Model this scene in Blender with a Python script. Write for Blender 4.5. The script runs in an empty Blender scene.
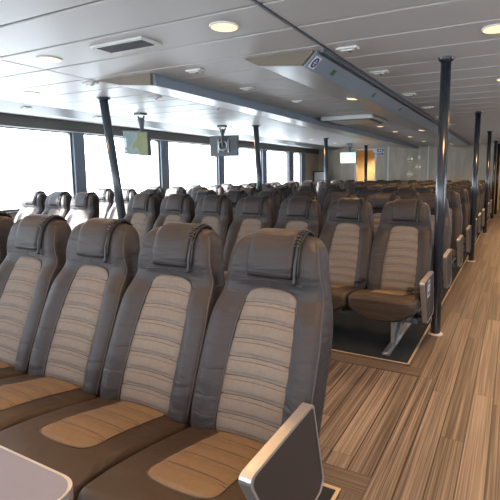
import bpy, bmesh, math, random
from mathutils import Vector, Matrix
random.seed(7)
scene = bpy.context.scene
COL = scene.collection
PI = math.pi
H = 2.158            # ceiling height
CAMZ = 1.3

# ------------------------------------------------------------------ materials
def new_mat(name):
    m = bpy.data.materials.new(name); m.use_nodes = True
    nt = m.node_tree
    b = nt.nodes['Principled BSDF']
    return m, nt, b

def pmat(name, col, rough=.5, metal=0., spec=.5, bump=None, var=None, coat=0.):
    m, nt, b = new_mat(name)
    b.inputs['Base Color'].default_value = (*col, 1)
    b.inputs['Roughness'].default_value = rough
    b.inputs['Metallic'].default_value = metal
    b.inputs['Specular IOR Level'].default_value = spec
    if coat: b.inputs['Coat Weight'].default_value = coat
    tc = nt.nodes.new('ShaderNodeTexCoord')
    if var:
        sc_, amt = var
        n = nt.nodes.new('ShaderNodeTexNoise'); n.inputs['Scale'].default_value = sc_; n.inputs['Detail'].default_value = 4
        nt.links.new(tc.outputs['Object'], n.inputs['Vector'])
        mx = nt.nodes.new('ShaderNodeMix'); mx.data_type = 'RGBA'
        mx.inputs['A'].default_value = (*[c*(1-amt) for c in col], 1)
        mx.inputs['B'].default_value = (*[min(1, c*(1+amt)) for c in col], 1)
        nt.links.new(n.outputs['Fac'], mx.inputs['Factor'])
        nt.links.new(mx.outputs['Result'], b.inputs['Base Color'])
    if bump:
        sc_, st = bump
        n = nt.nodes.new('ShaderNodeTexNoise'); n.inputs['Scale'].default_value = sc_; n.inputs['Detail'].default_value = 3
        nt.links.new(tc.outputs['Object'], n.inputs['Vector'])
        bp = nt.nodes.new('ShaderNodeBump'); bp.inputs['Strength'].default_value = st; bp.inputs['Distance'].default_value = .004
        nt.links.new(n.outputs['Fac'], bp.inputs['Height'])
        nt.links.new(bp.outputs['Normal'], b.inputs['Normal'])
    return m

def emat(name, col, strength):
    m, nt, b = new_mat(name)
    b.inputs['Base Color'].default_value = (*col, 1)
    b.inputs['Emission Color'].default_value = (*col, 1)
    b.inputs['Emission Strength'].default_value = strength
    return m

def leather_mat(name='leather', ca=(.0185, .0158, .0183), cb=(.027, .0235, .0265)):
    # soft dark taupe leather: fine grain, long shallow creases
    m, nt, b = new_mat(name)
    b.inputs['Roughness'].default_value = .52
    b.inputs['Specular IOR Level'].default_value = .36
    tc = nt.nodes.new('ShaderNodeTexCoord')
    n0 = nt.nodes.new('ShaderNodeTexNoise'); n0.inputs['Scale'].default_value = 6; n0.inputs['Detail'].default_value = 4
    nt.links.new(tc.outputs['Object'], n0.inputs['Vector'])
    mx = nt.nodes.new('ShaderNodeMix'); mx.data_type = 'RGBA'
    mx.inputs['A'].default_value = (*ca, 1); mx.inputs['B'].default_value = (*cb, 1)
    nt.links.new(n0.outputs['Fac'], mx.inputs['Factor']); nt.links.new(mx.outputs['Result'], b.inputs['Base Color'])
    g = nt.nodes.new('ShaderNodeTexNoise'); g.inputs['Scale'].default_value = 420; g.inputs['Detail'].default_value = 2
    nt.links.new(tc.outputs['Object'], g.inputs['Vector'])
    mp = nt.nodes.new('ShaderNodeMapping'); mp.inputs['Scale'].default_value = (5, 9, 26)
    nt.links.new(tc.outputs['Object'], mp.inputs['Vector'])
    w = nt.nodes.new('ShaderNodeTexNoise'); w.inputs['Scale'].default_value = 1.0; w.inputs['Detail'].default_value = 2
    w.inputs['Distortion'].default_value = .6
    nt.links.new(mp.outputs['Vector'], w.inputs['Vector'])
    b1 = nt.nodes.new('ShaderNodeBump'); b1.inputs['Strength'].default_value = .6; b1.inputs['Distance'].default_value = .014
    nt.links.new(w.outputs['Fac'], b1.inputs['Height'])
    b2 = nt.nodes.new('ShaderNodeBump'); b2.inputs['Strength'].default_value = .18; b2.inputs['Distance'].default_value = .001
    nt.links.new(g.outputs['Fac'], b2.inputs['Height']); nt.links.new(b1.outputs['Normal'], b2.inputs['Normal'])
    nt.links.new(b2.outputs['Normal'], b.inputs['Normal'])
    return m

def fabric_mat(name='beige_fabric', ca=(.124, .106, .095), cb=(.172, .15, .135)):
    m, nt, b = new_mat(name)
    b.inputs['Roughness'].default_value = .75
    b.inputs['Specular IOR Level'].default_value = .25
    tc = nt.nodes.new('ShaderNodeTexCoord')
    n0 = nt.nodes.new('ShaderNodeTexNoise'); n0.inputs['Scale'].default_value = 60; n0.inputs['Detail'].default_value = 5
    nt.links.new(tc.outputs['Object'], n0.inputs['Vector'])
    mx = nt.nodes.new('ShaderNodeMix'); mx.data_type = 'RGBA'
    mx.inputs['A'].default_value = (*ca, 1); mx.inputs['B'].default_value = (*cb, 1)
    nt.links.new(n0.outputs['Fac'], mx.inputs['Factor']); nt.links.new(mx.outputs['Result'], b.inputs['Base Color'])
    mp = nt.nodes.new('ShaderNodeMapping'); mp.inputs['Scale'].default_value = (60, 18, 12)
    nt.links.new(tc.outputs['Object'], mp.inputs['Vector'])
    w = nt.nodes.new('ShaderNodeTexNoise'); w.inputs['Scale'].default_value = 1; w.inputs['Detail'].default_value = 3
    nt.links.new(mp.outputs['Vector'], w.inputs['Vector'])
    b1 = nt.nodes.new('ShaderNodeBump'); b1.inputs['Strength'].default_value = .3; b1.inputs['Distance'].default_value = .006
    nt.links.new(w.outputs['Fac'], b1.inputs['Height'])
    nt.links.new(b1.outputs['Normal'], b.inputs['Normal'])
    return m

def wood_floor_mat(border=False):
    m, nt, b = new_mat('wood_border' if border else 'wood_planks')
    L = nt.links
    tc = nt.nodes.new('ShaderNodeTexCoord')
    sep = nt.nodes.new('ShaderNodeSeparateXYZ'); L.new(tc.outputs['Object'], sep.inputs[0])
    def M(op, a, bb=None, c=None):
        n = nt.nodes.new('ShaderNodeMath'); n.operation = op
        for i, v in enumerate((a, bb, c)):
            if v is None: continue
            if isinstance(v, (int, float)): n.inputs[i].default_value = v
            else: L.new(v, n.inputs[i])
        return n.outputs[0]
    W = .1098; LEN = 1.52
    u = M('DIVIDE', M('ADD', sep.outputs['X'], .038), W)
    iu = M('FLOOR', u); fu = M('FRACT', u)
    wn = nt.nodes.new('ShaderNodeTexWhiteNoise'); wn.noise_dimensions = '1D'; L.new(iu, wn.inputs['W'])
    v = M('ADD', M('DIVIDE', sep.outputs['Y'], LEN), M('MULTIPLY', wn.outputs['Value'], 7.3))
    iv = M('FLOOR', v); fv = M('FRACT', v)
    wn2 = nt.nodes.new('ShaderNodeTexWhiteNoise'); wn2.noise_dimensions = '2D'
    cb = nt.nodes.new('ShaderNodeCombineXYZ'); L.new(iu, cb.inputs[0]); L.new(iv, cb.inputs[1]); L.new(cb.outputs[0], wn2.inputs['Vector'])
    # fine stripes along the plank
    cb2 = nt.nodes.new('ShaderNodeCombineXYZ')
    L.new(M('MULTIPLY', sep.outputs['X'], 150.), cb2.inputs[0]); L.new(M('MULTIPLY', sep.outputs['Y'], 1.1), cb2.inputs[1]); L.new(M('MULTIPLY', wn2.outputs['Value'], 40.), cb2.inputs[2])
    n1 = nt.nodes.new('ShaderNodeTexNoise'); n1.inputs['Scale'].default_value = 1; n1.inputs['Detail'].default_value = 4; n1.inputs['Roughness'].default_value = .6
    L.new(cb2.outputs[0], n1.inputs['Vector'])
    cb3 = nt.nodes.new('ShaderNodeCombineXYZ')
    L.new(M('MULTIPLY', sep.outputs['X'], 32.), cb3.inputs[0]); L.new(M('MULTIPLY', sep.outputs['Y'], .7), cb3.inputs[1]); L.new(M('MULTIPLY', wn2.outputs['Value'], 90.), cb3.inputs[2])
    n2 = nt.nodes.new('ShaderNodeTexNoise'); n2.inputs['Scale'].default_value = 1; n2.inputs['Detail'].default_value = 3
    L.new(cb3.outputs[0], n2.inputs['Vector'])
    f = M('ADD', M('MULTIPLY', n1.outputs['Fac'], .68), M('MULTIPLY', n2.outputs['Fac'], .32))
    f = M('ADD', f, M('MULTIPLY', M('SUBTRACT', wn2.outputs['Value'], .5), .13))
    cr = nt.nodes.new('ShaderNodeValToRGB'); L.new(f, cr.inputs['Fac'])
    e = cr.color_ramp.elements
    e[0].position = .37; e[0].color = (.034, .025, .020, 1)
    e[1].position = .65; e[1].color = (.235, .186, .15, 1)
    k = e.new(.5); k.color = (.118, .089, .070, 1)
    # dark joint lines
    d = M('MINIMUM', fu, M('SUBTRACT', 1., fu)); ln = M('LESS_THAN', d, .032)
    dv = M('MINIMUM', fv, M('SUBTRACT', 1., fv)); lv = M('MULTIPLY', M('LESS_THAN', dv, .0013), .5)
    g = M('MAXIMUM', ln, lv)
    mx = nt.nodes.new('ShaderNodeMix'); mx.data_type = 'RGBA'
    L.new(g, mx.inputs['Factor']); L.new(cr.outputs['Color'], mx.inputs['A']); mx.inputs['B'].default_value = (.014, .010, .008, 1)
    L.new(mx.outputs['Result'], b.inputs['Base Color'])
    b.inputs['Roughness'].default_value = .42
    b.inputs['Specular IOR Level'].default_value = .45
    bp = nt.nodes.new('ShaderNodeBump'); bp.inputs['Strength'].default_value = .15; bp.inputs['Distance'].default_value = .002
    L.new(f, bp.inputs['Height']); L.new(bp.outputs['Normal'], b.inputs['Normal'])
    return m

def stripe_mat(name, c0, c1, scale, rough=.5, spec=.4):
    # streaky surface (brushed wall, short wood grain): stretched noise
    m, nt, b = new_mat(name)
    tc = nt.nodes.new('ShaderNodeTexCoord'); mp = nt.nodes.new('ShaderNodeMapping'); mp.inputs['Scale'].default_value = scale
    nt.links.new(tc.outputs['Object'], mp.inputs['Vector'])
    n = nt.nodes.new('ShaderNodeTexNoise'); n.inputs['Scale'].default_value = 1; n.inputs['Detail'].default_value = 5
    nt.links.new(mp.outputs['Vector'], n.inputs['Vector'])
    cr = nt.nodes.new('ShaderNodeValToRGB'); cr.color_ramp.elements[0].position = .33; cr.color_ramp.elements[1].position = .67
    cr.color_ramp.elements[0].color = (*c0, 1); cr.color_ramp.elements[1].color = (*c1, 1)
    nt.links.new(n.outputs['Fac'], cr.inputs['Fac']); nt.links.new(cr.outputs['Color'], b.inputs['Base Color'])
    b.inputs['Roughness'].default_value = rough; b.inputs['Specular IOR Level'].default_value = spec
    return m

def glass_mat():
    m = bpy.data.materials.new('window_glass'); m.use_nodes = True
    nt = m.node_tree; nt.nodes.clear()
    out = nt.nodes.new('ShaderNodeOutputMaterial'); t = nt.nodes.new('ShaderNodeBsdfTransparent'); g = nt.nodes.new('ShaderNodeBsdfGlossy')
    g.inputs['Roughness'].default_value = .02
    t.inputs['Color'].default_value = (.97, .985, 1, 1)
    mx = nt.nodes.new('ShaderNodeMixShader'); fr = nt.nodes.new('ShaderNodeValue'); fr.outputs[0].default_value = .035
    nt.links.new(fr.outputs[0], mx.inputs[0]); nt.links.new(t.outputs[0], mx.inputs[1]); nt.links.new(g.outputs[0], mx.inputs[2])
    nt.links.new(mx.outputs[0], out.inputs['Surface'])
    return m

def map_mat():
    # navigation chart on a screen: pale sea, yellow-green land
    m, nt, b = new_mat('chart_screen')
    tc = nt.nodes.new('ShaderNodeTexCoord')
    n = nt.nodes.new('ShaderNodeTexNoise'); n.inputs['Scale'].default_value = 7; n.inputs['Detail'].default_value = 5
    nt.links.new(tc.outputs['Object'], n.inputs['Vector'])
    sp = nt.nodes.new('ShaderNodeSeparateXYZ'); nt.links.new(tc.outputs['Object'], sp.inputs[0])
    ad = nt.nodes.new('ShaderNodeMath'); ad.operation = 'MULTIPLY_ADD'; ad.inputs[1].default_value = .75
    nt.links.new(sp.outputs['X'], ad.inputs[0]); nt.links.new(n.outputs['Fac'], ad.inputs[2])
    cr = nt.nodes.new('ShaderNodeValToRGB'); nt.links.new(ad.outputs[0], cr.inputs['Fac'])
    e = cr.color_ramp.elements
    e[0].position = .40; e[0].color = (.34, .52, .56, 1)
    e[1].position = .70; e[1].color = (.50, .52, .25, 1)
    k = e.new(.50); k.color = (.52, .64, .60, 1)
    k = e.new(.56); k.color = (.36, .46, .24, 1)
    nt.links.new(cr.outputs['Color'], b.inputs['Emission Color']); b.inputs['Emission Strength'].default_value = .42; b.inputs['Specular IOR Level'].default_value = .1
    b.inputs['Base Color'].default_value = (.004, .004, .004, 1); b.inputs['Roughness'].default_value = .5
    return m

M = {}
M['leather'] = leather_mat()
M['fabric'] = fabric_mat()
M['leather_seat'] = leather_mat('warm_lit_seat_leather', (.028, .0185, .0125), (.038, .0255, .0175))  # same leather as the backs, with the lamps' warm cast in its colour
M['fabric_seat'] = fabric_mat('warm_lit_seat_fabric', (.125, .087, .055), (.168, .120, .078))  # back insert fabric, warm overhead lamplight put into its colour
M['piping'] = pmat('dark_piping', (.045, .036, .032), .5)
M['seam'] = pmat('seam_piping', (.040, .032, .031), .5)
M['seam_shade'] = pmat('seam_shade_dark', (.04, .031, .026), .7)  # dark colour standing for the soft shade in the quilt seams
M['strap'] = pmat('black_strap', (.012, .012, .014), .45)
M['wood'] = wood_floor_mat()
M['border_x'] = stripe_mat('border_grain_x', (.055, .040, .031), (.13, .10, .078), (1.2, 130, 20), .45)
M['border_y'] = stripe_mat('border_grain_y', (.055, .040, .031), (.13, .10, .078), (130, 1.2, 20), .45)
M['carpet'] = pmat('dark_carpet', (.021, .024, .028), .9, spec=.2, bump=(260, .8), var=(30, .25))
M['brass_trim'] = pmat('warm_edge_trim', (.50, .38, .25), .4, metal=.35)
M['alu'] = pmat('brushed_aluminium', (.52, .52, .53), .40, metal=.9, bump=(300, .05))
M['alu_dull'] = pmat('grey_cast_metal', (.36, .37, .38), .4, metal=.8)
M['panel_dark'] = pmat('dark_laminate', (.022, .016, .015), .5, bump=(300, .05))
M['navy'] = pmat('navy_paint', (.016, .022, .032), .2, spec=.6)
M['navy2'] = pmat('blue_grey_paint', (.10, .13, .17), .3, spec=.6)
M['navy3'] = pmat('dark_blue_grey_paint', (.04, .052, .068), .25, spec=.6)
M['ceil'] = pmat('ceiling_panel_paint', (.55, .55, .545), .42, spec=.5)
M['groove'] = pmat('ceiling_joint', (.10, .088, .08), .5)
M['seamrail'] = pmat('blue_grey_rail', (.16, .19, .23), .35, metal=.4)
M['fascia'] = pmat('blue_grey_fascia', (.23, .27, .32), .3, spec=.6)
M['fascia_l'] = pmat('light_grey_fascia', (.10, .10, .098), .4)
M['tan'] = pmat('tan_end_cap', (.17, .137, .10), .45)
M['bulk'] = pmat('bulkhead_grey', (.30, .29, .275), .3, spec=.6)
M['band'] = pmat('dark_grey_band', (.085, .077, .073), .5)
M['white'] = pmat('white_plastic', (.75, .75, .74), .4)
M['offwhite'] = pmat('off_white_metal', (.62, .62, .60), .4)
M['wall_grey'] = stripe_mat('streaky_grey_wall', (.34, .285, .22), (.46, .39, .31), (7, 7, 1.0), .55)
M['wall_tan'] = stripe_mat('tan_wall', (.36, .285, .20), (.44, .355, .255), (3, 3, .8), .5)
M['wall_low'] = pmat('lower_wall_paint', (.35, .34, .33), .5)
M['orange_wall'] = pmat('amber_wood_wall', (.72, .54, .29), .45, var=(3, .15))
M['black'] = pmat('black_plastic', (.012, .012, .013), .4)
M['darkgrey'] = pmat('dark_grey_plastic', (.07, .07, .075), .45)
M['table'] = pmat('lavender_grey_laminate', (.155, .165, .225), .4, spec=.4, var=(50, .05))
M['glass'] = glass_mat()
M['chart'] = map_mat()
M['screen2'] = emat('pale_screen', (.50, .72, .70), .55)
M['lamp'] = emat('warm_lamp', (1, .62, .30), 1.75)
M['lamp_far'] = M['lamp']
M['green'] = emat('green_pictogram', (.02, .20, .06), .25)
M['blue'] = pmat('sign_blue', (.012, .035, .16), .4)
M['signwhite'] = pmat('sign_white', (.72, .74, .76), .4)
M['vent_slat'] = pmat('vent_slat_grey', (.26, .26, .28), .5)
M['gold'] = pmat('gold_mirror', (.90, .80, .62), .3, metal=.9)
M['asphalt_quay'] = pmat('quay_grey', (.55, .57, .6), .8)

# ------------------------------------------------------------------ mesh helpers
def link_mesh(name, bm, mat, parent=None, smooth=False):
    me = bpy.data.meshes.new(name); bm.normal_update(); bm.to_mesh(me); bm.free()
    mats = mat if isinstance(mat, (list, tuple)) else [mat]
    for m_ in mats: me.materials.append(m_)
    if smooth:
        for p in me.polygons: p.use_smooth = True
    o = bpy.data.objects.new(name, me); COL.objects.link(o)
    if parent: o.parent = parent
    return o

def tag(o, label, cat, group=None):
    o['label'] = label; o['category'] = cat
    if group: o['group'] = group
    return o

def thing(name, label, cat, loc=(0, 0, 0), rotz=0, group=None):
    o = bpy.data.objects.new(name, None); COL.objects.link(o)
    o.location = loc; o.rotation_euler = (0, 0, rotz); o.empty_display_size = .1
    return tag(o, label, cat, group)

def struct(o):
    o['kind'] = 'structure'; return o

def copy_tree(o, parent=None):
    c = o.copy(); COL.objects.link(c)
    if parent: c.parent = parent
    for ch in list(KIDS.get(o.name, [])):
        k = copy_tree(ch, c); KIDS.setdefault(c.name, []).append(k)
    return c
KIDS = {}
def kids_of(o):
    KIDS[o.name] = list(o.children)
    for ch in o.children: kids_of(ch)

def box(bm, x0, x1, y0, y1, z0, z1, bev=0., seg=2):
    r = bmesh.ops.create_cube(bm, size=1)
    vs = r['verts']
    for v in vs:
        v.co = Vector(((x0+x1)/2 + v.co.x*(x1-x0), (y0+y1)/2 + v.co.y*(y1-y0), (z0+z1)/2 + v.co.z*(z1-z0)))
    if bev:
        es = list({e for v in vs for e in v.link_edges})
        bmesh.ops.bevel(bm, geom=es, offset=bev, segments=seg, profile=.5, affect='EDGES')

def bx(name, x0, x1, y0, y1, z0, z1, mat, parent=None, bev=0.):
    bm = bmesh.new(); box(bm, x0, x1, y0, y1, z0, z1, bev)
    return link_mesh(name, bm, mat, parent)

def tube(bm, pts, r, n=8, cap=True):
    pts = [Vector(p) for p in pts]; rings = []
    up = None
    for i, p in enumerate(pts):
        t = (pts[min(i+1, len(pts)-1)] - pts[max(i-1, 0)]).normalized()
        if up is None:
            a = Vector((0, 0, 1)) if abs(t.z) < .9 else Vector((1, 0, 0))
        else: a = up
        s = t.cross(a).normalized(); up = s.cross(t).normalized()
        rr = r[i] if isinstance(r, (list, tuple)) else r
        rings.append([bm.verts.new(p + (s*math.cos(2*PI*k/n) + up*math.sin(2*PI*k/n))*rr) for k in range(n)])
    for A, B in zip(rings, rings[1:]):
        for k in range(n):
            bm.faces.new((A[k], A[(k+1) % n], B[(k+1) % n], B[k]))
    if cap:
        bm.faces.new(list(reversed(rings[0]))); bm.faces.new(rings[-1])

def loft(bm, rings, cap=True):
    R = [[bm.verts.new(p) for p in r] for r in rings]
    n = len(R[0])
    for A, B in zip(R, R[1:]):
        for k in range(n): bm.faces.new((A[k], A[(k+1) % n], B[(k+1) % n], B[k]))
    if cap:
        bm.faces.new(list(reversed(R[0]))); bm.faces.new(R[-1])
    return R

def lathe(bm, prof, c=(0, 0, 0), n=24, axis='z'):
    rings = []
    for r, h in prof:
        ring = []
        for k in range(n):
            a = 2*PI*k/n
            p = (r*math.cos(a), r*math.sin(a), h) if axis == 'z' else (r*math.cos(a), h, -r*math.sin(a))
            ring.append(Vector(c) + Vector(p))
        rings.append(ring)
    loft(bm, rings)

def prism(bm, outline, axis, a, b):
    # outline: 2-D points; axis 'x' -> points are (y,z), 'y' -> (x,z), 'z' -> (x,y)
    def P(p, t):
        return {'x': (t, p[0], p[1]), 'y': (p[0], t, p[1]), 'z': (p[0], p[1], t)}[axis]
    A = [bm.verts.new(P(p, a)) for p in outline]; B = [bm.verts.new(P(p, b)) for p in outline]
    n = len(A)
    f = [bm.faces.new(A), bm.faces.new(list(reversed(B)))]
    for k in range(n): f.append(bm.faces.new((A[k], B[k], B[(k+1) % n], A[(k+1) % n])))
    bmesh.ops.recalc_face_normals(bm, faces=f)

def rounded(poly, r, n=6):
    out = []; N = len(poly)
    for i in range(N):
        p0, p1, p2 = Vector(poly[i-1]), Vector(poly[i]), Vector(poly[(i+1) % N])
        a = (p0-p1).normalized(); b = (p2-p1).normalized()
        ang = a.angle(b); d = min(r/math.tan(ang/2), (p0-p1).length*.45, (p2-p1).length*.45)
        s, e = p1+a*d, p1+b*d
        for k in range(n+1):
            t = k/n
            out.append(tuple((1-t)**2*s + 2*t*(1-t)*p1 + t*t*e))
    return out

def interp(tab, t):
    if t <= tab[0][0]: return tab[0][1]
    for (a, va), (b, vb) in zip(tab, tab[1:]):
        if t <= b:
            return va + (vb-va)*(t-a)/(b-a)
    return tab[-1][1]

def sinterp(tab, t):
    # Catmull-Rom through the table
    n = len(tab)
    if t <= tab[0][0]: return tab[0][1]
    if t >= tab[-1][0]: return tab[-1][1]
    for i in range(n-1):
        x0, y0 = tab[i]; x1, y1 = tab[i+1]
        if t <= x1:
            m0 = (y1 - tab[i-1][1])/(x1 - tab[i-1][0]) if i > 0 else (y1-y0)/(x1-x0)
            m1 = (tab[i+2][1] - y0)/(tab[i+2][0] - x0) if i+2 < n else (y1-y0)/(x1-x0)
            h = x1-x0; s = (t-x0)/h
            return (2*s**3-3*s**2+1)*y0 + (s**3-2*s**2+s)*h*m0 + (-2*s**3+3*s**2)*y1 + (s**3-s**2)*h*m1

def sstep(a, b, x):
    t = max(0., min(1., (x-a)/(b-a))); return t*t*(3-2*t)

# ------------------------------------------------------------------ the seat
FRONT = [(.27, -.222), (.345, -.202), (.45, -.172), (.6, -.113), (.75, -.048), (.85, -.002), (.90, -.006), (.95, -.002), (1.005, .014), (1.037, .03), (1.055, .048), (1.066, .075)]
REAR = [(.27, -.075), (.45, -.02), (.6, .035), (.8, .105), (.95, .142), (1.005, .148), (1.037, .142), (1.055, .125), (1.066, .09)]
HALF = [(.27, .222), (.36, .236), (.45, .242), (.55, .2425), (.64, .2425), (.71, .2405), (.77, .233), (.83, .221), (.89, .208), (.95, .197), (1.0, .188), (1.03, .178), (1.052, .156), (1.066, .115)]
PANEL = [(.27, .140), (.45, .139), (.6, .136), (.72, .127), (.80, .115), (.90, .104)]
ZTOP = .868
PX = .010   # the insert sits a little off the middle of the back

def bolster(x, z):
    ax = abs(x); hw = sinterp(HALF, z); pw = interp(PANEL, z)
    amt = .034*(1 - sstep(.76, .88, z)) * sstep(.27, .36, z)
    return -amt * sstep(pw-.01, pw+.045, ax) * (1 - .75*sstep(hw-.055, hw, ax))
def fy(x, z):
    return sinterp(FRONT, z) + bolster(x, z)

def backrest_bm():
    bm = bmesh.new(); rings = []
    zs = [.27 + (.98-.27)*i/30 for i in range(31)] + [.995, 1.01, 1.022, 1.034, 1.043, 1.050, 1.056, 1.0615, 1.066]
    for z in zs:
        hw = sinterp(HALF, z); yr = sinterp(REAR, z); yc = sinterp(FRONT, z)
        dep = yr - yc
        rf = min(.038, dep*.35); rr = min(.045, dep*.4)
        ring = []
        xs = [(-1 + 2*i/16)*(hw-rf) for i in range(17)]
        for x in xs: ring.append((x, fy(x, z), z))
        ye = fy(hw-rf, z)
        for k in range(1, 6):
            a = PI/2*k/5; ring.append((hw-rf+rf*math.sin(a), ye+rf*(1-math.cos(a)), z))
        for k in range(1, 3): ring.append((hw, ye+rf + (yr-rr-ye-rf)*k/3, z))
        for k in range(0, 6):
            a = PI/2*k/5; ring.append((hw-rr+rr*math.cos(a), yr-rr+rr*math.sin(a), z))
        for k in range(1, 7): ring.append(((hw-rr)*(1-2*k/7), yr, z))
        for k in range(0, 6):
            a = PI/2*k/5; ring.append((-(hw-rr)-rr*math.sin(a), yr-rr+rr*math.cos(a), z))
        for k in range(1, 3): ring.append((-hw, yr-rr - (yr-rr-ye-rf)*k/3, z))
        for k in range(0, 5):
            a = PI/2*k/5; ring.append((-(hw-rf)-rf*math.cos(a), ye+rf*(1-math.sin(a)), z))
        rings.append([Vector(p) for p in ring])
    loft(bm, rings)
    bmesh.ops.recalc_face_normals(bm, faces=bm.faces)
    return bm

SEAMS = [.868 - .062 - .063*i for i in range(9)]
def quilt(d, seams):
    # puffed pockets between seams with a thin double ridge on each seam
    lo = max([s for s in seams if s <= d], default=d-.04); hi = min([s for s in seams if s > d], default=d+.04)
    t = (d-lo)/(hi-lo)
    q = (4*t*(1-t))**.5
    ridge = math.exp(-((min(d-lo, hi-d)-.009)/.0035)**2)*.28
    return q - ridge

def phw(z):
    w = interp(PANEL, z); z0 = ZTOP-.062
    if z > z0:
        t = min(1, (z-z0)/(ZTOP-z0)); w *= max(.02, (1-t**3))**(1/3)
    return w

def back_panel_bm():
    bm = bmesh.new(); NZ, NX = 240, 18
    zs = [.275 + (ZTOP-.275)*i/NZ for i in range(NZ+1)]
    grid = []
    for z in zs:
        w = phw(z); row = []
        for j in range(NX+1):
            u = -1 + 2*j/NX; x = u*w
            edge = 1-abs(u)**6; topf = sstep(0, .012, ZTOP-z)
            zz = z - .009*(1-u*u)
            off = (.004 + .011*quilt(zz, SEAMS))*edge*max(.25, topf)
            row.append(bm.verts.new((x+PX, fy(x*.9, z) - off, z)))
        grid.append(row)
    for A, B in zip(grid, grid[1:]):
        for j in range(NX): bm.faces.new((A[j], A[j+1], B[j+1], B[j]))
    return bm

def back_seam_shade_bm():  # thin dark tubes drawn as the shadow lines of the back seams
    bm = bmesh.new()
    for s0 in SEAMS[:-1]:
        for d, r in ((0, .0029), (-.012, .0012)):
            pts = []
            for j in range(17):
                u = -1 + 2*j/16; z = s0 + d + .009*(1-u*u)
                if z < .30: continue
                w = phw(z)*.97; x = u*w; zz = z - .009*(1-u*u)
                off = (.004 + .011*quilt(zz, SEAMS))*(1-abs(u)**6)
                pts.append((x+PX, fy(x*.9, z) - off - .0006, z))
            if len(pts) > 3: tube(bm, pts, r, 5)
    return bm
def cushion_seam_shade_bm():  # cushion seam shadows, drawn as thin dark tubes
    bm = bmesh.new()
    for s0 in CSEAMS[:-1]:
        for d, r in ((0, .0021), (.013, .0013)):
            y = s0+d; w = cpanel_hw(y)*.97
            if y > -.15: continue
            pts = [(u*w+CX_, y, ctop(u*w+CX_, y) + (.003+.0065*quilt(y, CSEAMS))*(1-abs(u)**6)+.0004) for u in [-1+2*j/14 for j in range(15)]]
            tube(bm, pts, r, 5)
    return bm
def flap_seam_bm():
    bm = bmesh.new()
    z = .900; tube(bm, [(x, fy(x, z)-.0005, z-.012*(x/.13)**2) for x in [-.135+.27*j/14 for j in range(15)]], .0022, 5)
    tube(bm, [(0, fy(0, zz)-.0005, zz) for zz in (.898, .888, .879, .871)], .0018, 5)
    return bm

def back_piping_bm():
    bm = bmesh.new()
    zs = [.29 + (ZTOP-.29)*i/40 for i in range(40)]
    zs = [z for z in zs if z < ZTOP-.062] + [ZTOP-.062+.062*math.sin(PI/2*k/10) for k in range(11)]
    R = [(phw(z), z) for z in zs]; R[-1] = (.012, ZTOP)
    pts = [(x+PX, fy(x, z)-.004, z) for x, z in R] + [(-x+PX, fy(x, z)-.004, z) for x, z in reversed(R)]
    tube(bm, pts, .0022, 6)
    return bm

def edge_piping_bm():
    bm = bmesh.new()
    for s in (-1, 1):
        pts = []
        for i in range(46):
            z = .36 + (1.04-.36)*i/45
            hw = sinterp(HALF, z); ye = fy(hw-.038, z)
            a = math.radians(62)
            pts.append((s*(hw-.038+.038*math.sin(a)), ye+.038*(1-math.cos(a))-.0008, z))
        tube(bm, pts, .0032, 6)
    return bm

FLAP = [(.925, -.006), (.95, -.002), (.98, .006), (1.02, .016), (1.05, .028), (1.072, .046)]
def flap_path(off):
    # (y,z) path: front bottom, up, over the top, down the rear
    pts = [(-.005, .918), (-.004, .94), (.0, .965), (.007, .99), (.015, 1.015), (.024, 1.04), (.036, 1.062), (.054, 1.079), (.08, 1.087), (.105, 1.085), (.128, 1.072), (.144, 1.05), (.149, 1.02), (.147, .985), (.144, .96)]
    pts = [(y, .918+(z-.918)*.885 if z > .918 else z) for y, z in pts]
    out = []
    for i, p in enumerate(pts):
        a = Vector(pts[max(i-1, 0)]); b = Vector(pts[min(i+1, len(pts)-1)]); t = (b-a).normalized()
        n = Vector((-t.y, t.x))
        out.append((p[0]+n.x*off, p[1]+n.y*off))
    return out

def headrest_flap_bm():
    bm = bmesh.new()
    P0 = flap_path(.001); P1 = flap_path(.017)
    rings = []; N = len(P0)
    xs = [-.100, -.096, -.090, -.082, -.07, -.05, -.03, 0, .03, .06, .08, .090, .096, .099]
    for x in xs:
        f = min(sstep(-.003, .03, x+.100)**.6, sstep(-.001, .014, .099-x)**.5)
        top = [(x, P0[i][0]+(P1[i][0]-P0[i][0])*(.15+.85*f), P0[i][1]+(P1[i][1]-P0[i][1])*(.15+.85*f)) for i in range(N)]
        # drop the bottom edge a little and round it
        y0, z0 = P0[0]; top[0] = (x, top[0][1]+.004, top[0][2]+.003)
        bot = [(x, P0[i][0], P0[i][1]) for i in reversed(range(N))]
        rings.append([Vector(p) for p in top+[(x, y0-.009*f, z0-.008)] + bot][0:] )
    # keep ring order consistent: top path, then inner path back
    rings2 = []
    for r in rings:
        top = r[:N]; lip = r[N]; bot = r[N+1:]
        rings2.append(top + bot + [lip])
    loft(bm, rings2)
    bmesh.ops.recalc_face_normals(bm, faces=bm.faces)
    return bm

def strap_bm():
    bm = bmesh.new()
    P = flap_path(.010)
    P = [(P[0][0]-.004, .892), (P[0][0]-.003, .905)] + P
    pts = [(.1085, y, z) for y, z in P]
    tube(bm, pts, [.0085]+[.0062]*(len(pts)-1), 8)
    pts = [(.119 + .0015*math.sin(i), y+.001, z) for i, (y, z) in enumerate(P[2:])]
    tube(bm, pts, .0032, 6)
    # gathers of the webbing across the top
    Q = flap_path(.017)
    for i in range(5, 11):
        for t in (0, .5):
            y = Q[i][0]*(1-t)+Q[i+1][0]*t; z = Q[i][1]*(1-t)+Q[i+1][1]*t
            tube(bm, [(.096, y, z-.001), (.108, y, z+.002), (.121, y, z-.004)], .0034, 5)
    return bm

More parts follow.
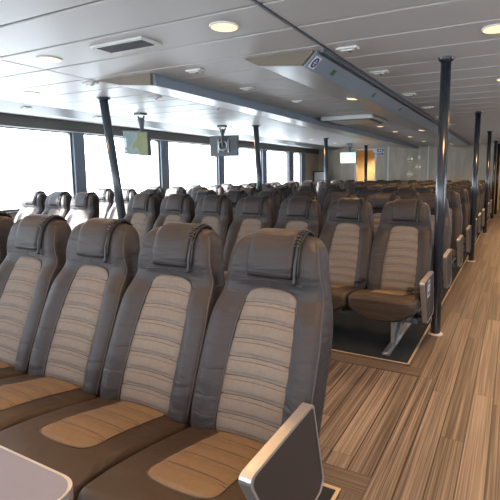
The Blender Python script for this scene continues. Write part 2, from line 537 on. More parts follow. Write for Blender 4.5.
CTOP = [(-.70, .432), (-.60, .430), (-.45, .410), (-.30, .378), (-.2, .355), (-.10, .345)]
def cushion_ring(y, hw, zt, zb, n=9):
    r = min(.032, (zt-zb)*.35); ring = []
    belly = .058*sstep(-.10, -.35, -abs(y)-.0) if False else .06
    m = 14
    for i in range(m+1):
        x = (-1+2*i/m)*(hw-r)
        ring.append((x, y, zt + .010*(1-(x/hw)**2)))
    zt2 = ring[-1][2]
    for k in range(1, 6):
        a = PI/2*k/5; ring.append((hw-r+r*math.sin(a), y, zt2-r*(1-math.cos(a))))
    rb = r
    for k in range(0, 6):
        a = PI/2*k/5; ring.append((hw-rb+rb*math.cos(a), y, zb+rb-rb*math.sin(a)))
    for i in range(1, m):
        x = (1-2*i/m)*(hw-rb); ring.append((x, y, zb - belly*(1-abs(x/(hw-rb))**3.2)))
    for k in range(0, 6):
        a = PI/2*k/5; ring.append((-(hw-rb)-rb*math.sin(a), y, zb+rb-rb*math.cos(a)))
    for k in range(0, 5):
        a = PI/2*k/5; ring.append((-(hw-r)-r*math.cos(a), y, zt2-r*(1-math.sin(a))))
    return [Vector(p) for p in ring]

def cushion_bm():
    bm = bmesh.new(); rings = []
    # rounded nose
    R = .034
    for k in range(0, 7):
        a = PI/2*k/6; y = -.715 + R*(1-math.sin(a)); s = R*(1-math.cos(a))
        zt = sinterp(CTOP, -.70)
        rings.append(cushion_ring(y, .238-s*.8, zt-s, .325+s*.6))
    rings = rings[::-1] if rings[0][0].y > rings[-1][0].y else rings
    for i in range(1, 20):
        y = -.681 + (.681-.11)*i/19
        rings.append(cushion_ring(y, .238, sinterp(CTOP, y), .325 - .023*sstep(-.6, -.2, y)))
    rings.sort(key=lambda r: r[0].y)
    loft(bm, rings)
    bmesh.ops.recalc_face_normals(bm, faces=bm.faces)
    return bm

CX_ = .010
def cpanel_hw(y):
    w = .128 - .012*(y+.6)/.4; y0, y1 = -.590, -.525
    if y < y1:
        t = min(1, (y1-y)/(y1-y0)); w *= max(.02, 1-t**2.6)**(1/2.6)
    return w
CSEAMS = [-.590+.085+.078*i for i in range(7)]
def ctop(x, y):
    return sinterp(CTOP, y) + .010*(1-(x/.238)**2)
def cushion_panel_bm():
    bm = bmesh.new(); NY, NX = 100, 16; grid = []
    for i in range(NY+1):
        y = -.590 + (.590-.13)*i/NY; w = cpanel_hw(y); row = []
        for j in range(NX+1):
            u = -1+2*j/NX; x = u*w
            edge = (1-abs(u)**6)*max(.0, sstep(-.001, .014, y+.590))
            row.append(bm.verts.new((x+CX_, y, ctop(x+CX_, y) + (.003+.0065*quilt(y, CSEAMS))*edge)))
        grid.append(row)
    for A, B in zip(grid, grid[1:]):
        for j in range(NX): bm.faces.new((A[j+1], A[j], B[j], B[j+1]))
    bmesh.ops.recalc_face_normals(bm, faces=bm.faces)
    if bm.faces[:] and sum(f.normal.z for f in bm.faces) < 0: bmesh.ops.reverse_faces(bm, faces=bm.faces)
    return bm
def cushion_piping_bm():
    bm = bmesh.new()
    ys = [-.590] + [-.590 + .065*(1-math.cos(PI/2*k/12)) for k in range(3, 13)] + [-.525+.03*k for k in range(1, 13)]
    R = [(cpanel_hw(y), y) for y in ys]; R[0] = (cpanel_hw(-.5899), -.590)
    pts = [(-x+CX_, y, ctop(-x+CX_, y)+.001) for x, y in reversed(R)] + [(CX_, -.5905, ctop(CX_, -.59)+.001)] + [(x+CX_, y, ctop(x+CX_, y)+.001) for x, y in R]
    tube(bm, pts, .0022, 6)
    return bm

def shell_bm():
    # dark moulded tray that carries the cushion and joins it to the backrest hinge
    bm = bmesh.new()
    prism(bm, rounded([(-.60, .30), (-.60, .262), (-.44, .232), (-.16, .232), (-.03, .245), (.0, .30), (-.09, .34)], .01, 3), 'x', -.17, .17)
    return bm

def make_seat():
    s = thing('passenger_seat', 'seat', 'seat')
    c = link_mesh('seat_cushion', cushion_bm(), M['leather_seat'], s, True)
    p = link_mesh('cushion_panel', cushion_panel_bm(), M['fabric_seat'], s, True); p['label'] = 'beige quilted insert'
    link_mesh('piping', cushion_piping_bm(), M['piping'], p, True)
    link_mesh('seam_shade_lines', cushion_seam_shade_bm(), M['seam_shade'], p, True)
    b = link_mesh('backrest', backrest_bm(), M['leather'], s, True)
    link_mesh('edge_piping', edge_piping_bm(), M['seam'], b, True)
    link_mesh('seam', flap_seam_bm(), M['piping'], b, True)
    p = link_mesh('back_panel', back_panel_bm(), M['fabric'], s, True); p['label'] = 'beige quilted insert'
    link_mesh('piping', back_piping_bm(), M['piping'], p, True)
    link_mesh('seam_shade_lines', back_seam_shade_bm(), M['seam_shade'], p, True)
    link_mesh('headrest_flap', headrest_flap_bm(), M['leather'], s, True)
    k = link_mesh('strap', strap_bm(), M['strap'], s, True); k['label'] = 'black strap'
    link_mesh('seat_tray', shell_bm(), M['darkgrey'], s)
    return s

PITCH = .488
X0 = -.786
ROW0 = 1.45
DROW = 1.125
ORD = ['first', 'second', 'third', 'fourth', 'fifth', 'sixth', 'seventh', 'eighth', 'ninth', 'tenth', 'eleventh', 'twelfth']
AISLE = {0: 'aisle end seat', 1: 'second seat from the aisle', 2: 'third seat from the aisle', 3: 'fourth seat from the aisle', 4: 'fifth seat from the aisle', 5: 'sixth seat from the aisle', 6: 'inner end seat by the left gangway'}
WIN = {8: 'gangway seat of the window block', 9: 'middle seat of the window block', 10: 'window side seat of the window block'}

proto = make_seat(); kids_of(proto)
first = True
SEATS = {}
rows = [0] + list(range(2, 12))
for n in rows:
    y = ROW0 + DROW*n
    ks = [0, 1, 2, 3, 4] if n == 0 else [0, 1, 2, 3, 4, 5, 6, 8, 9, 10]
    for k in ks:
        o = proto if first else copy_tree(proto); first = False
        o.location = (X0 - PITCH*k - (.016 if n == 0 else 0), y, 0)
        pos = AISLE.get(k) or WIN[k]
        if n == 0:
            lab = {0: 'large dark leather seat right beside the near brushed armrest panel',
                   1: 'large dark leather seat second from the near aisle, front row before the wood passage',
                   2: 'large dark leather seat third from the near aisle, front row before the wood passage',
                   3: 'large dark leather seat fourth from the near aisle, front row before the wood passage',
                   4: 'large dark leather seat fifth from the near aisle, cut off by the picture edge'}[k]
            grp = 'seats of the front row'
        else:
            r = ORD[n-2]
            lab = 'dark seat, %s, %s row beyond the wood passage' % (pos, r)
            grp = 'seats of the %s row beyond the passage' % r
        tag(o, lab, 'seat', grp); SEATS[(n, k)] = o

# seat belts lying on the two aisle seats of the row beyond the passage
def belt(parent, pts_list, buckle):
    bm = bmesh.new()
    for pts in pts_list: tube(bm, pts, .009, 6)
    bx0 = buckle
    box(bm, bx0[0]-.022, bx0[0]+.022, bx0[1]-.03, bx0[1]+.03, bx0[2]-.010, bx0[2]+.014, .006)
    o = link_mesh('seat_belt', bm, M['strap'], parent, False); o['label'] = 'black seat belt'
belt(SEATS[(2, 0)], [[(.215, -.20, .40), (.17, -.26, .415), (.12, -.30, .412), (.13, -.34, .42), (.18, -.30, .425), (.22, -.22, .42)]], (.13, -.32, .418))
belt(SEATS[(2, 1)], [[(.225, -.19, .42), (.20, -.24, .44), (.22, -.28, .43)], [(.20, -.2, .40), (.16, -.25, .415), (.18, -.31, .41)]], (.215, -.26, .435))
belt(SEATS[(3, 0)], [[(.215, -.20, .40), (.17, -.26, .415), (.12, -.30, .412)]], (.13, -.30, .412))

# ------------------------------------------------------------------ seat frames: beam, pedestals and floor rails under each bench
def make_frame(nseats, xa, name_label, y, grp):
    f = thing('bench_frame', name_label, 'seat frame', (xa, y, 0), 0, grp)
    L = PITCH*nseats
    bm = bmesh.new(); box(bm, -L+.03, -.036, -.42, -.37, .19, .231, .006); box(bm, -L+.03, .035, -.25, -.20, .155, .196, .006)
    link_mesh('beam', bm, M['darkgrey'], f)
    xs = [-.205] + [-.205-.976*i for i in range(1, 4) if .205+.976*i < L]
    for x in xs:
        bm = bmesh.new(); box(bm, x-.026, x+.026, -.66, .125, .0065, .026, .004); box(bm, x-.013, x+.013, -.65, .12, .026, .032)
        link_mesh('floor_rail', bm, M['alu'], f)
        bm = bmesh.new()
        prism(bm, rounded([(-.455, .026), (-.385, .026), (-.375, .1905), (-.465, .1905)], .006, 3), 'x', x-.014, x+.014)
        link_mesh('pedestal', bm, M['alu_dull'], f); bm = bmesh.new()
        prism(bm, rounded([(-.26, .026), (-.19, .026), (-.19, .155), (-.26, .155)], .006, 3), 'x', x-.014, x+.014)
        link_mesh('pedestal', bm, M['alu_dull'], f)
        bm = bmesh.new(); tube(bm, [(x+.03, -.50, .035), (x+.03, -.30, .185)], .009, 8); lathe(bm, [(.014, -.01), (.014, .01)], (x+.034, -.45, .055), 12)
        link_mesh('brace', bm, M['alu'], f)
    return f
for n in rows:
    y = ROW0 + DROW*n
    nm = 'front row' if n == 0 else '%s row beyond the wood passage' % ORD[n-2]
    make_frame(5 if n == 0 else 7, X0+PITCH/2, 'grey metal bench frame on floor rails under the %s' % nm, y, 'bench frames of the middle block')
    if n: make_frame(3, X0-PITCH*7.5, 'grey metal bench frame under the window block, %s' % nm, y, 'bench frames of the window block')

# ------------------------------------------------------------------ armrest end panels on the aisle
ARM = rounded([(-.565, .548), (-.165, .556), (-.075, .33), (-.085, .20), (-.385, .198), (-.50, .30)], .03, 5)
ARM = rounded([(-.565, .548), (-.170, .556), (-.078, .235), (-.10, .205), (-.375, .198)], .023, 5)
def make_arm(label, loc, grp):
    a = thing('armrest_panel', label, 'armrest', loc, 0, grp)
    bm = bmesh.new(); n = len(ARM)
    c = Vector((sum(p[0] for p in ARM)/n, sum(p[1] for p in ARM)/n))
    inn = [tuple(c + (Vector(p)-c)*.955) for p in ARM]
    # rim: a closed band with both faces
    for x0, x1 in ((-.017, .017),):
        A = [bm.verts.new((x0, *p)) for p in ARM]; B = [bm.verts.new((x1, *p)) for p in ARM]
        C_ = [bm.verts.new((x0, *p)) for p in inn]; D = [bm.verts.new((x1, *p)) for p in inn]
        for k in range(n):
            j = (k+1) % n
            bm.faces.new((A[k], B[k], B[j], A[j])); bm.faces.new((B[k], D[k], D[j], B[j])); bm.faces.new((D[k], C_[k], C_[j], D[j])); bm.faces.new((C_[k], A[k], A[j], C_[j]))
    bmesh.ops.recalc_face_normals(bm, faces=bm.faces)
    link_mesh('rim', bm, M['alu'], a)['label'] = 'brushed metal rim'
    bm = bmesh.new(); prism(bm, inn, 'x', -.0145, .0145)
    link_mesh('panel', bm, M['panel_dark'], a)['label'] = 'dark laminate face'
    bm = bmesh.new(); box(bm, -.0165, .010, -.26, -.19, .1965, .215, .003)
    link_mesh('bracket', bm, M['darkgrey'], a)
    return a
XARM = -.526
arm0 = make_arm('large brushed metal rimmed armrest panel at the near end of the front row', (-.5375, ROW0-.062, .028), 'aisle armrest panels')
kids_of(arm0)
for n in rows[1:]:
    a = copy_tree(arm0); a.location = (XARM, ROW0+DROW*n-.03, 0)
    tag(a, 'armrest panel with dark face and metal rim, aisle end of %s row beyond the passage' % ORD[n-2], 'armrest', 'aisle armrest panels')
    if n == 2:
        a['label'] = 'armrest panel with a blue and white sticker, touching the nearest dark pole'
        bm = bmesh.new(); box(bm, .0146, .0152, -.40, -.30, .40, .52, 0); st = link_mesh('sticker', bm, M['signwhite'], a); st['label'] = 'blue and white sticker'
        bm = bmesh.new(); box(bm, .0153, .0156, -.392, -.308, .41, .445); box(bm, .0153, .0156, -.375, -.325, .452, .48); box(bm, .0153, .0156, -.392, -.308, .487, .512)
        link_mesh('pictogram', bm, M['blue'], st)

# ------------------------------------------------------------------ floor
def slab(name, x0, x1, y0, y1, z0, z1, mat): return struct(bx(name, x0, x1, y0, y1, z0, z1, mat))
XL, XR, YB, YF = -6.2, 2.5, -2.4, 14.8
slab('floor', XL, XR, YB, 17.4, -.06, 0, M['wood'])
def mat_area(label, x0, x1, y0, y1, sides):
    t = thing('carpet_mat', label, 'carpet', ((x0+x1)/2, (y0+y1)/2, 0))
    cx, cy = t.location.x, t.location.y
    bx('carpet', x0-cx, x1-cx, y0-cy, y1-cy, .0005, .006, M['carpet'], t)
    bm = bmesh.new(); w = .016
    if 'R' in sides: box(bm, x1-cx-w, x1-cx, y0-cy, y1-cy, .0005, .009)
    if 'L' in sides: box(bm, x0-cx, x0-cx+w, y0-cy, y1-cy, .0005, .009)
    if 'F' in sides: box(bm, x0-cx, x1-cx-w, y1-cy-w, y1-cy, .0005, .009)
    if 'N' in sides: box(bm, x0-cx, x1-cx-w, y0-cy, y0-cy+w, .0005, .009)
    link_mesh('edge_trim', bm, M['brass_trim'], t)['label'] = 'tan metal edge trim'
mat_area('dark carpet strip under the near front row of seats', -4.0, -.565, -2.3, 1.612, 'RF')
mat_area('dark carpet under the middle seat block beyond the wood passage', -4.0, -.565, 2.96, 14.5, 'RN')
mat_area('dark carpet under the seats along the windows', -6.18, -4.45, 2.96, 14.02, 'RN')
# plank borders round the mats
def border(name, x0, x1, y0, y1, mat):
    struct(bx(name, x0, x1, y0, y1, 0, .0012, mat))
border('trim_1', -4.0, -.476, 1.614, 1.742, M['border_x'])
border('trim_2', -4.0, -.476, 2.825, 2.957, M['border_x'])
border('trim_3', -.563, -.476, -2.3, 1.614, M['border_y'])
border('trim_4', -.563, -.476, 2.957, 14.5, M['border_y'])
bm = bmesh.new()
for (x0, x1, y0, y1) in ((-4., -.476, 1.742, 1.747), (-4., -.476, 2.820, 2.825), (-.478, -.474, -2.3, 1.742), (-.478, -.474, 2.825, 14.5)):
    box(bm, x0, x1, y0, y1, 0, .0015)
struct(link_mesh('trim_5', bm, M['piping']))

# ------------------------------------------------------------------ ceiling: long panels with joints, two lengthwise seams
bm = bmesh.new(); GY = .4117; y = 2.085-GY*11
while y < 17.4:
    for x0, x1 in ((-5.42, -3.487), (-3.473, -1.215), (-1.195, XR)):
        box(bm, x0, x1, max(y, YB)+.010, min(y+GY, 17.4)-.010, H, H+.02, .005, 1)
    y += GY
ceil = struct(link_mesh('ceiling', bm, M['ceil']))
struct(bx('ceiling_backing', XL-.3, XR+.3, YB-.2, 17.6, H+.012, H+.06, M['groove']))
struct(bx('ceiling_seam_rail', -1.209, -1.201, YB, YF, H-.004, H+.014, M['seamrail']))
# lower white margin along the windows, with its sloped light-grey fascia
bm = bmesh.new()
prism(bm, [(-5.42, H), (-5.42, H+.012), (XL, H+.012), (XL, 2.128), (-5.60, 2.118)], 'y', YB, YF)
struct(link_mesh('ceiling_margin', bm, M['ceil']))
bm = bmesh.new()
prism(bm, [(-5.31, H), (-5.42, H), (-5.64, 2.118), (-5.60, 2.088), (-5.57, 2.088)], 'y', YB, YF)
struct(link_mesh('trim_6', bm, M['fascia_l']))

# bulkheads (cable trunks) under the ceiling
def trunk(name, label, sec_body, fasc, y0, y1):
    t = thing(name, label, 'ceiling duct', (0, 0, 0))
    bm = bmesh.new(); prism(bm, sec_body, 'y', y0, y1); 
    o = link_mesh('soffit', bm, M['bulk'], t)
    bm = bmesh.new(); prism(bm, fasc, 'y', y0-.012, y1)
    link_mesh('fascia', bm, M['fascia'], t)['label'] = 'blue grey fascia'
    return t
tr = trunk('cable_duct', 'grey boxed ceiling trunk with round blue sign, nearer the dark poles', [(-1.86, H), (-1.74, 2.098), (-1.375, 2.062), (-1.29, 2.142), (-1.29, H)], [(-1.385, 2.056), (-1.372, 2.050), (-1.278, 2.138), (-1.278, H), (-1.29, H), (-1.29, 2.145)], 3.02, YF)
bm = bmesh.new(); prism(bm, [(-1.86, H), (-1.74, 2.098), (-1.385, 2.062), (-1.30, 2.142), (-1.30, H)], 'y', 2.985, 3.02)
link_mesh('end_cap', bm, M['tan'], tr)['label'] = 'tan end cap'
tr2 = trunk('cable_duct', 'narrow boxed ceiling trunk above the left seats with tan end', [(-3.47, H), (-3.17, 2.09), (-2.80, 2.058), (-2.80, H)], [(-2.80, 2.054), (-2.775, 2.054), (-2.785, 2.13), (-2.80, H), (-2.81, H), (-2.81, 2.06)], 3.03, YF)
bm = bmesh.new(); prism(bm, [(-3.47, H), (-3.17, 2.09), (-2.81, 2.058), (-2.81, H)], 'y', 2.99, 3.03)
link_mesh('end_cap', bm, M['tan'], tr2)['label'] = 'tan end cap'
# blue grey rail beside the aisle trunk
bm = bmesh.new(); box(bm, -1.245, -1.222, 3.0, YF, H-.022, H)
tag(link_mesh('cable_rail', bm, M['seamrail']), 'thin blue grey rail on the ceiling beside the aisle trunk', 'rail')

# pictograms on the trunk fascia
def on_fascia(t, y):  # t 0 (lower) .. 1 (upper)
    a = Vector((-1.372, y, 2.050)); b = Vector((-1.278, y, 2.138)); return a.lerp(b, t)
nrm = Vector((.088, 0, -.094)).normalized(); tup = Vector((.094, 0, .088)).normalized()
def fascia_plate(bm, y, s, wy, off):
    c = on_fascia(.5, y) + nrm*off
    vs = [bm.verts.new(c + tup*a*s/2 + Vector((0, b*wy/2, 0)) + nrm*d) for d in (0, .002) for a, b in ((-1, -1), (-1, 1), (1, 1), (1, -1))]
    for f in ((0, 1, 2, 3), (7, 6, 5, 4), (0, 4, 5, 1), (1, 5, 6, 2), (2, 6, 7, 3), (3, 7, 4, 0)): bm.faces.new([vs[i] for i in f])
    bmesh.ops.recalc_face_normals(bm, faces=bm.faces)
s = thing('pictogram_sign', 'round blue pictogram sign on white square, on the trunk end', 'sign', (0, 0, 0))
bm = bmesh.new(); fascia_plate(bm, 3.085, .098, .10, .0005); link_mesh('plate', bm, M['signwhite'], s)
bm = bmesh.new(); c = on_fascia(.5, 3.085)+nrm*.003
ring = [bm.verts.new(c + tup*.041*math.cos(2*PI*k/24) + Vector((0, .041*math.sin(2*PI*k/24), 0))) for k in range(24)]
bm.faces.new(ring); r2 = bmesh.ops.extrude_face_region(bm, geom=bm.faces[:]); bmesh.ops.translate(bm, verts=[v for v in r2['geom'] if isinstance(v, bmesh.types.BMVert)], vec=nrm*.001)
bmesh.ops.recalc_face_normals(bm, faces=bm.faces); link_mesh('disc', bm, M['blue'], s)
bm = bmesh.new()
for dy, dt in ((-.012, .0), (.012, .0), (0, .018), (0, -.018)):
    c = on_fascia(.5, 3.085)+nrm*.0045
    vs = [bm.verts.new(c + tup*(dt+a*.005) + Vector((0, dy+b*.011, 0))) for a, b in ((-1, -1), (-1, 1), (1, 1), (1, -1))]; bm.faces.new(vs)
link_mesh('symbol', bm, M['signwhite'], s)
for i, y in enumerate((3.46, 4.62, 5.8)):
    s = thing('exit_pictogram', 'small green exit pictogram on trunk fascia, %s past the blue sign' % ORD[i], 'sign', (0, 0, 0), 0, 'green pictograms on the trunk')
    bm = bmesh.new(); fascia_plate(bm, y, .05, .07, .0005); link_mesh('plate', bm, M['fascia_l'], s)
    bm = bmesh.new(); fascia_plate(bm, y+.012, .028, .03, .003); link_mesh('symbol', bm, M['green'], s)
for i, (y) in enumerate((3.60, 4.68)):
    s = thing('exit_pictogram', 'green exit pictogram on the light rail above the windows, %s' % ('nearer the left edge' if i == 0 else 'close to the nearest slanted pole'), 'sign', (-5.446, y, 2.1235), 0, 'green pictograms above the windows')
    s.rotation_euler = (0, math.radians(-15), 0)
    bx('plate', -.04, .04, -.05, .05, -.012, -.004, M['white'], s)
    bx('symbol', -.018, .022, -.028, .02, -.0135, -.012, M['green'], s)

# ------------------------------------------------------------------ ceiling fixtures
def downlight(x, y, label, grp, r=.082):
    t = thing('downlight', label, 'ceiling light', (x, y, H), 0, grp)
    bm = bmesh.new(); lathe(bm, [(r*.90, -.001), (r*.90, -.008), (r*1.0, -.009), (r*1.06, -.006), (r*1.08, 0)], n=32)
    link_mesh('bezel', bm, M['white'], t, True)
    bm = bmesh.new(); lathe(bm, [(r*.92, -.0095), (.001, -.0105)], n=32); link_mesh('lens', bm, M['lamp'], t)
    return t
LAMPS = []
def lamp_light(x, y, e, size=150):
    d = bpy.data.lights.new('downlight_beam', 'SPOT'); d.energy = e; d.color = (1, .56, .24); d.spot_size = math.radians(size); d.spot_blend = .6; d.shadow_soft_size = .12
    o = bpy.data.objects.new('downlight_beam', d); COL.objects.link(o); o.location = (x, y, H-.03); LAMPS.append(o)
E_L = 38.
cols = {-.14: 'above the right aisle', -1.556: 'over the seats between the two trunks', -3.13: 'left of the left trunk', -4.588: 'above the left gangway'}
seen = {(-1.556, 2.28): 'bright warm downlight nearest the camera, right of the ceiling vent', (-3.13, 2.28): 'warm downlight left of the ceiling vent',
        (-4.588, 3.1): 'faint warm downlight near the window rail, left of the slanted pole', (-.14, 3.08): 'warm downlight at the right picture edge above the aisle'}
YS = {-.14: [-.2, 1.44, 3.08, 4.73, 6.37, 8.02, 9.67, 11.3, 12.9], -1.556: [-.2, 1.04, 2.28, 4.62, 8.6, 11.0, 13.0], -3.13: [-.2, 1.04, 2.28, 8.3, 9.5, 11.0, 12.8], -4.588: [1.46, 3.1, 5.57, 7.22, 8.87, 10.5, 12.16]}
for x, ys in YS.items():
    for i, y in enumerate(ys):
        lab = seen.get((x, y)) or 'warm downlight %s, %s from the near end' % (cols[x], ORD[i])
        xx, zz = x, H
        if x == -1.556 and y > 3: zz = 2.0785
        if x == -3.13 and y > 3: xx = -2.25
        if x == -3.13 and y > 3: lab = 'warm downlight on the ceiling between the two trunks, %s in line' % ORD[i-3]
        if x == -1.556 and y > 3: lab = 'warm downlight under the aisle trunk, %s in line' % ORD[i-3]
        t = downlight(xx, y, lab, 'warm ceiling downlights', .082 if y < 4 else .055)
        if zz != H:
            t.location.z = zz; t.rotation_euler = (0, math.radians(5.6), 0)
        lamp_light(xx, y, E_L*(2.6 if x == -.14 else 1)); LAMPS[-1].location.z = zz-.03
# ceiling vent grille
v = thing('ceiling_vent', 'white framed ventilation grille on the near left ceiling panel', 'vent', (-2.355, 2.285, H))
bm = bmesh.new()
for a in ((-.235, .235, -.095, -.065), (-.235, .235, .065, .095), (-.235, -.205, -.065, .065), (.205, .235, -.065, .065)): box(bm, a[0], a[1], a[2], a[3], -.014, 0, .003)
pass
for x in (-.22, -.11, 0, .11, .22):
    for y in (-.08, .08): lathe(bm, [(.007, -.014), (.007, -.018), (.001, -.019)], (x, y, 0), 8)
link_mesh('frame', bm, M['offwhite'], v)
bm = bmesh.new()
for i in range(9):
    y = -.058+.0145*i; prism(bm, [(y-.005, -.016), (y+.006, -.004), (y+.008, -.004), (y-.003, -.016)], 'x', -.205, .205)
link_mesh('slat', bm, M['vent_slat'], v)
bx('backing', -.205, .205, -.065, .065, -.003, 0, M['vent_slat'], v)
# small detectors / cable boxes on the ceiling
def detector(x, y, label, grp, w=.15, d=.07, z=H):
    t = thing('ceiling_box', label, 'ceiling fitting', (x, y, z), 0, grp)
    bx('base', -w/2, w/2, -d/2, d/2, -.012, 0, M['white'], t, .003)
    bm = bmesh.new(); box(bm, -w*.3, w*.3, -d*.28, d*.28, -.024, -.012, .005); link_mesh('cover', bm, M['offwhite'], t)
    bm = bmesh.new(); lathe(bm, [(.012, -.024), (.012, -.029), (.002, -.031)], (w*.12, 0, 0), 10); link_mesh('nozzle', bm, M['darkgrey'], t)
DET = [(-2.409, 3.09, 'left of the aisle trunk, nearest'), (-2.43, 3.96, 'left of the aisle trunk, second'), (-2.33, 4.93, 'left of the aisle trunk, third'),
       (-3.60, 3.03, 'at the head of the nearest slanted pole'), (-3.63, 3.92, 'left of the left trunk behind the nearest slanted pole'), (-3.50, 4.92, 'left of the left trunk, above the second screen'),
       (-1.07, 3.06, 'right of the aisle trunk, first'), (-1.07, 3.88, 'right of the aisle trunk, second'), (-1.07, 5.1, 'right of the aisle trunk, third'), (-1.06, 6.22, 'right of the aisle trunk, fourth'), (-1.06, 7.4, 'right of the aisle trunk, fifth'), (-1.06, 8.6, 'right of the aisle trunk, sixth')]
for x, y, w in DET: detector(x, y, 'small white ceiling box %s' % w, 'white ceiling boxes')
# ceiling cassette between the trunks
v = thing('ceiling_cassette', 'white air conditioning cassette between the trunks', 'air conditioner', (-2.30, 6.95, H))
bm = bmesh.new(); prism(bm, rounded([(-.42, -.42), (.42, -.42), (.42, .42), (-.42, .42)], .05, 4), 'z', -.055, 0); link_mesh('housing', bm, M['offwhite'], v)
bm = bmesh.new()
for a in ((-.34, .34, -.38, -.33), (-.34, .34, .33, .38), (-.38, -.33, -.34, .34), (.33, .38, -.34, .34)): box(bm, a[0], a[1], a[2], a[3], -.060, -.052, .003)
link_mesh('louvre', bm, M['darkgrey'], v)
bm = bmesh.new(); box(bm, -.30, .30, -.30, .30, -.063, -.055, .004); link_mesh('grille', bm, M['bulk'], v)

# ------------------------------------------------------------------ poles
def pole(x0, y0, x1, y1, r, label, grp, mat, flange=True):
    t = thing('support_pole', label, 'pole', (x1, y1, 0), 0, grp)
    bm = bmesh.new(); tube(bm, [(0, 0, .008), (x0-x1, y0-y1, H-.004)], r, 28)
    link_mesh('shaft', bm, mat, t, True)
    bm = bmesh.new(); lathe(bm, [(r*1.55, .0005), (r*1.55, .006), (r*1.3, .012), (r*1.02, .014)], n=28); link_mesh('foot_ring', bm, M['alu'], t)
    bm = bmesh.new(); lathe(bm, [(r*1.02, -.03), (r*1.5, -.016), (r*1.6, 0)], (x0-x1, y0-y1, H), 28); link_mesh('top_collar', bm, mat, t)
XP = -.503
for i in range(4):
    pole(XP, 3.675+3.375*i, XP, 3.675+3.375*i, .038, ['thick dark navy pole nearest the camera at the aisle edge', 'second dark navy pole along the aisle edge', 'third dark navy pole along the aisle edge', 'fourth dark navy pole along the aisle, thin in the distance'][i], 'navy poles along the aisle', M['navy'])
pole(XP+.04, 15.25, XP+.04, 15.25, .040, 'farthest dark navy pole at the aisle beside the amber doorway', 'navy poles along the aisle', M['navy'])
for i in range(3):
    dy = .30 - .09*i
    pole(-4.17, 3.675+3.375*i, -4.17, 3.675+3.375*i+dy, .048, ['slanted blue grey pole nearest the left edge, before the windows', 'slanted blue grey pole right of the dark back of a screen', 'upright blue grey pole left of the far lit screen'][i], 'poles along the left gangway', M['navy3'])
pole(-4.17, 13.8, -4.17, 13.85, .048, 'dark pole in front of the amber doorway', 'poles along the left gangway', M['navy'])

# ------------------------------------------------------------------ left wall with windows
SILL, HEAD = .785, 1.968
MUL = [(-.95, -.69), (.96, 1.22), (2.86, 3.12), (4.83, 5.03), (6.80, 7.02), (8.74, 8.97), (10.82, 11.06), (12.45, 12.80), (13.36, 13.66)]
slab('wall_left', XL-.12, XL, YB, YF, 0, SILL, M['wall_low'])
slab('wall_left_band', XL-.12, XL+.02, YB, YF, HEAD, 2.135, M['band'])
slab('wall_left_end', XL-.12, XL, 13.66, YF, SILL, HEAD, M['wall_tan'])
slab('trim_7', XL-.12, XL+.05, YB, 13.7, SILL-.02, SILL, M['band'])
slab('trim_8', XL-.02, XL+.022, YB, 13.7, HEAD-.012, HEAD-.001, M['offwhite'])
ty = 8
edges = [YB] + [e for m in MUL for e in m]
for i, (a, b) in enumerate(MUL):
    ty += 1
    slab('trim_%d' % ty, XL-.12, XL+.012, a, b, SILL, HEAD, M['navy2'])
    y0 = YB if i == 0 else MUL[i-1][1]
    if a-y0 > .1:
        g = bx('window_%d' % (i+1), XL-.066, XL-.06, y0, a, SILL, HEAD, M['glass']); struct(g)
        bm = bmesh.new()
        for q in ((y0, y0+.03, SILL, HEAD), (a-.03, a, SILL, HEAD), (y0+.03, a-.03, SILL, SILL+.03), (y0+.03, a-.03, HEAD-.03, HEAD)): box(bm, XL-.09, XL-.03, q[0], q[1], q[2], q[3])
        f = link_mesh('window_frame', bm, M['band'], g)

# right and rear walls with their windows (behind / beside the camera)
slab('wall_right', XR, XR+.12, YB, 17.4, 0, SILL, M['wall_low'])
slab('wall_right_band', XR-.02, XR+.12, YB, 17.4, HEAD, H+.01, M['band'])
yy = YB
for i in range(10):
    slab('wall_right_pier', XR, XR+.12, yy, yy+.28, SILL, HEAD, M['navy2'])
    a, b = yy+.28, min(yy+1.92, 17.4)
    if i in (1, 3, 6):
        struct(bx('window_%d' % (20+i), XR+.05, XR+.056, a, b, SILL, HEAD, M['glass']))
    else:
        slab('wall_right_panel', XR, XR+.12, a, b, SILL, HEAD, M['wall_tan'])
    yy += 1.92
slab('wall_back', XL, XR, YB-.12, YB, 0, .85, M['wall_low'])
slab('wall_back_band', XL, XR, YB-.12, YB, 1.95, H+.01, M['band'])
xx = XL
for i in range(6):
    slab('wall_back_pier', xx, xx+.3, YB-.12, YB, .85, 1.95, M['wall_low'])
    if i < 5: struct(bx('window_%d' % (40+i), xx+.3, xx+1.68, YB-.066, YB-.06, .85, 1.95, M['glass']))
    xx += 1.68

# ------------------------------------------------------------------ far wall
DX0, DX1, DZ = -4.80, -4.16, 2.06
slab('wall_front', DX1, -.56, YF, YF+.12, 0, H, M['wall_grey'])
slab('wall_front_left', XL, DX0, YF, YF+.12, 0, H, M['wall_grey'])
slab('wall_front_head', DX0, DX1, YF, YF+.12, DZ, H, M['wall_grey'])
slab('trim_30', -.56, -.50, YF-.01, YF+.13, 0, H, M['offwhite'])
slab('trim_31', -3.74, -3.69, YF-.012, YF, 0, H, M['offwhite'])
slab('trim_32', DX1, DX1+.06, YF-.02, YF, 0, DZ+.05, M['offwhite'])
slab('trim_33', DX0-.06, DX0, YF-.02, YF, 0, DZ+.05, M['offwhite'])
slab('trim_34', DX0-.06, DX1+.06, YF-.02, YF, DZ, DZ+.05, M['offwhite'])
slab('trim_35', -2.46, -2.42, YF-.03, YF, 0, H, M['offwhite'])
slab('trim_36', -.56, -4.0+3.4, YF-.02, YF, 2.10, H, M['offwhite'])
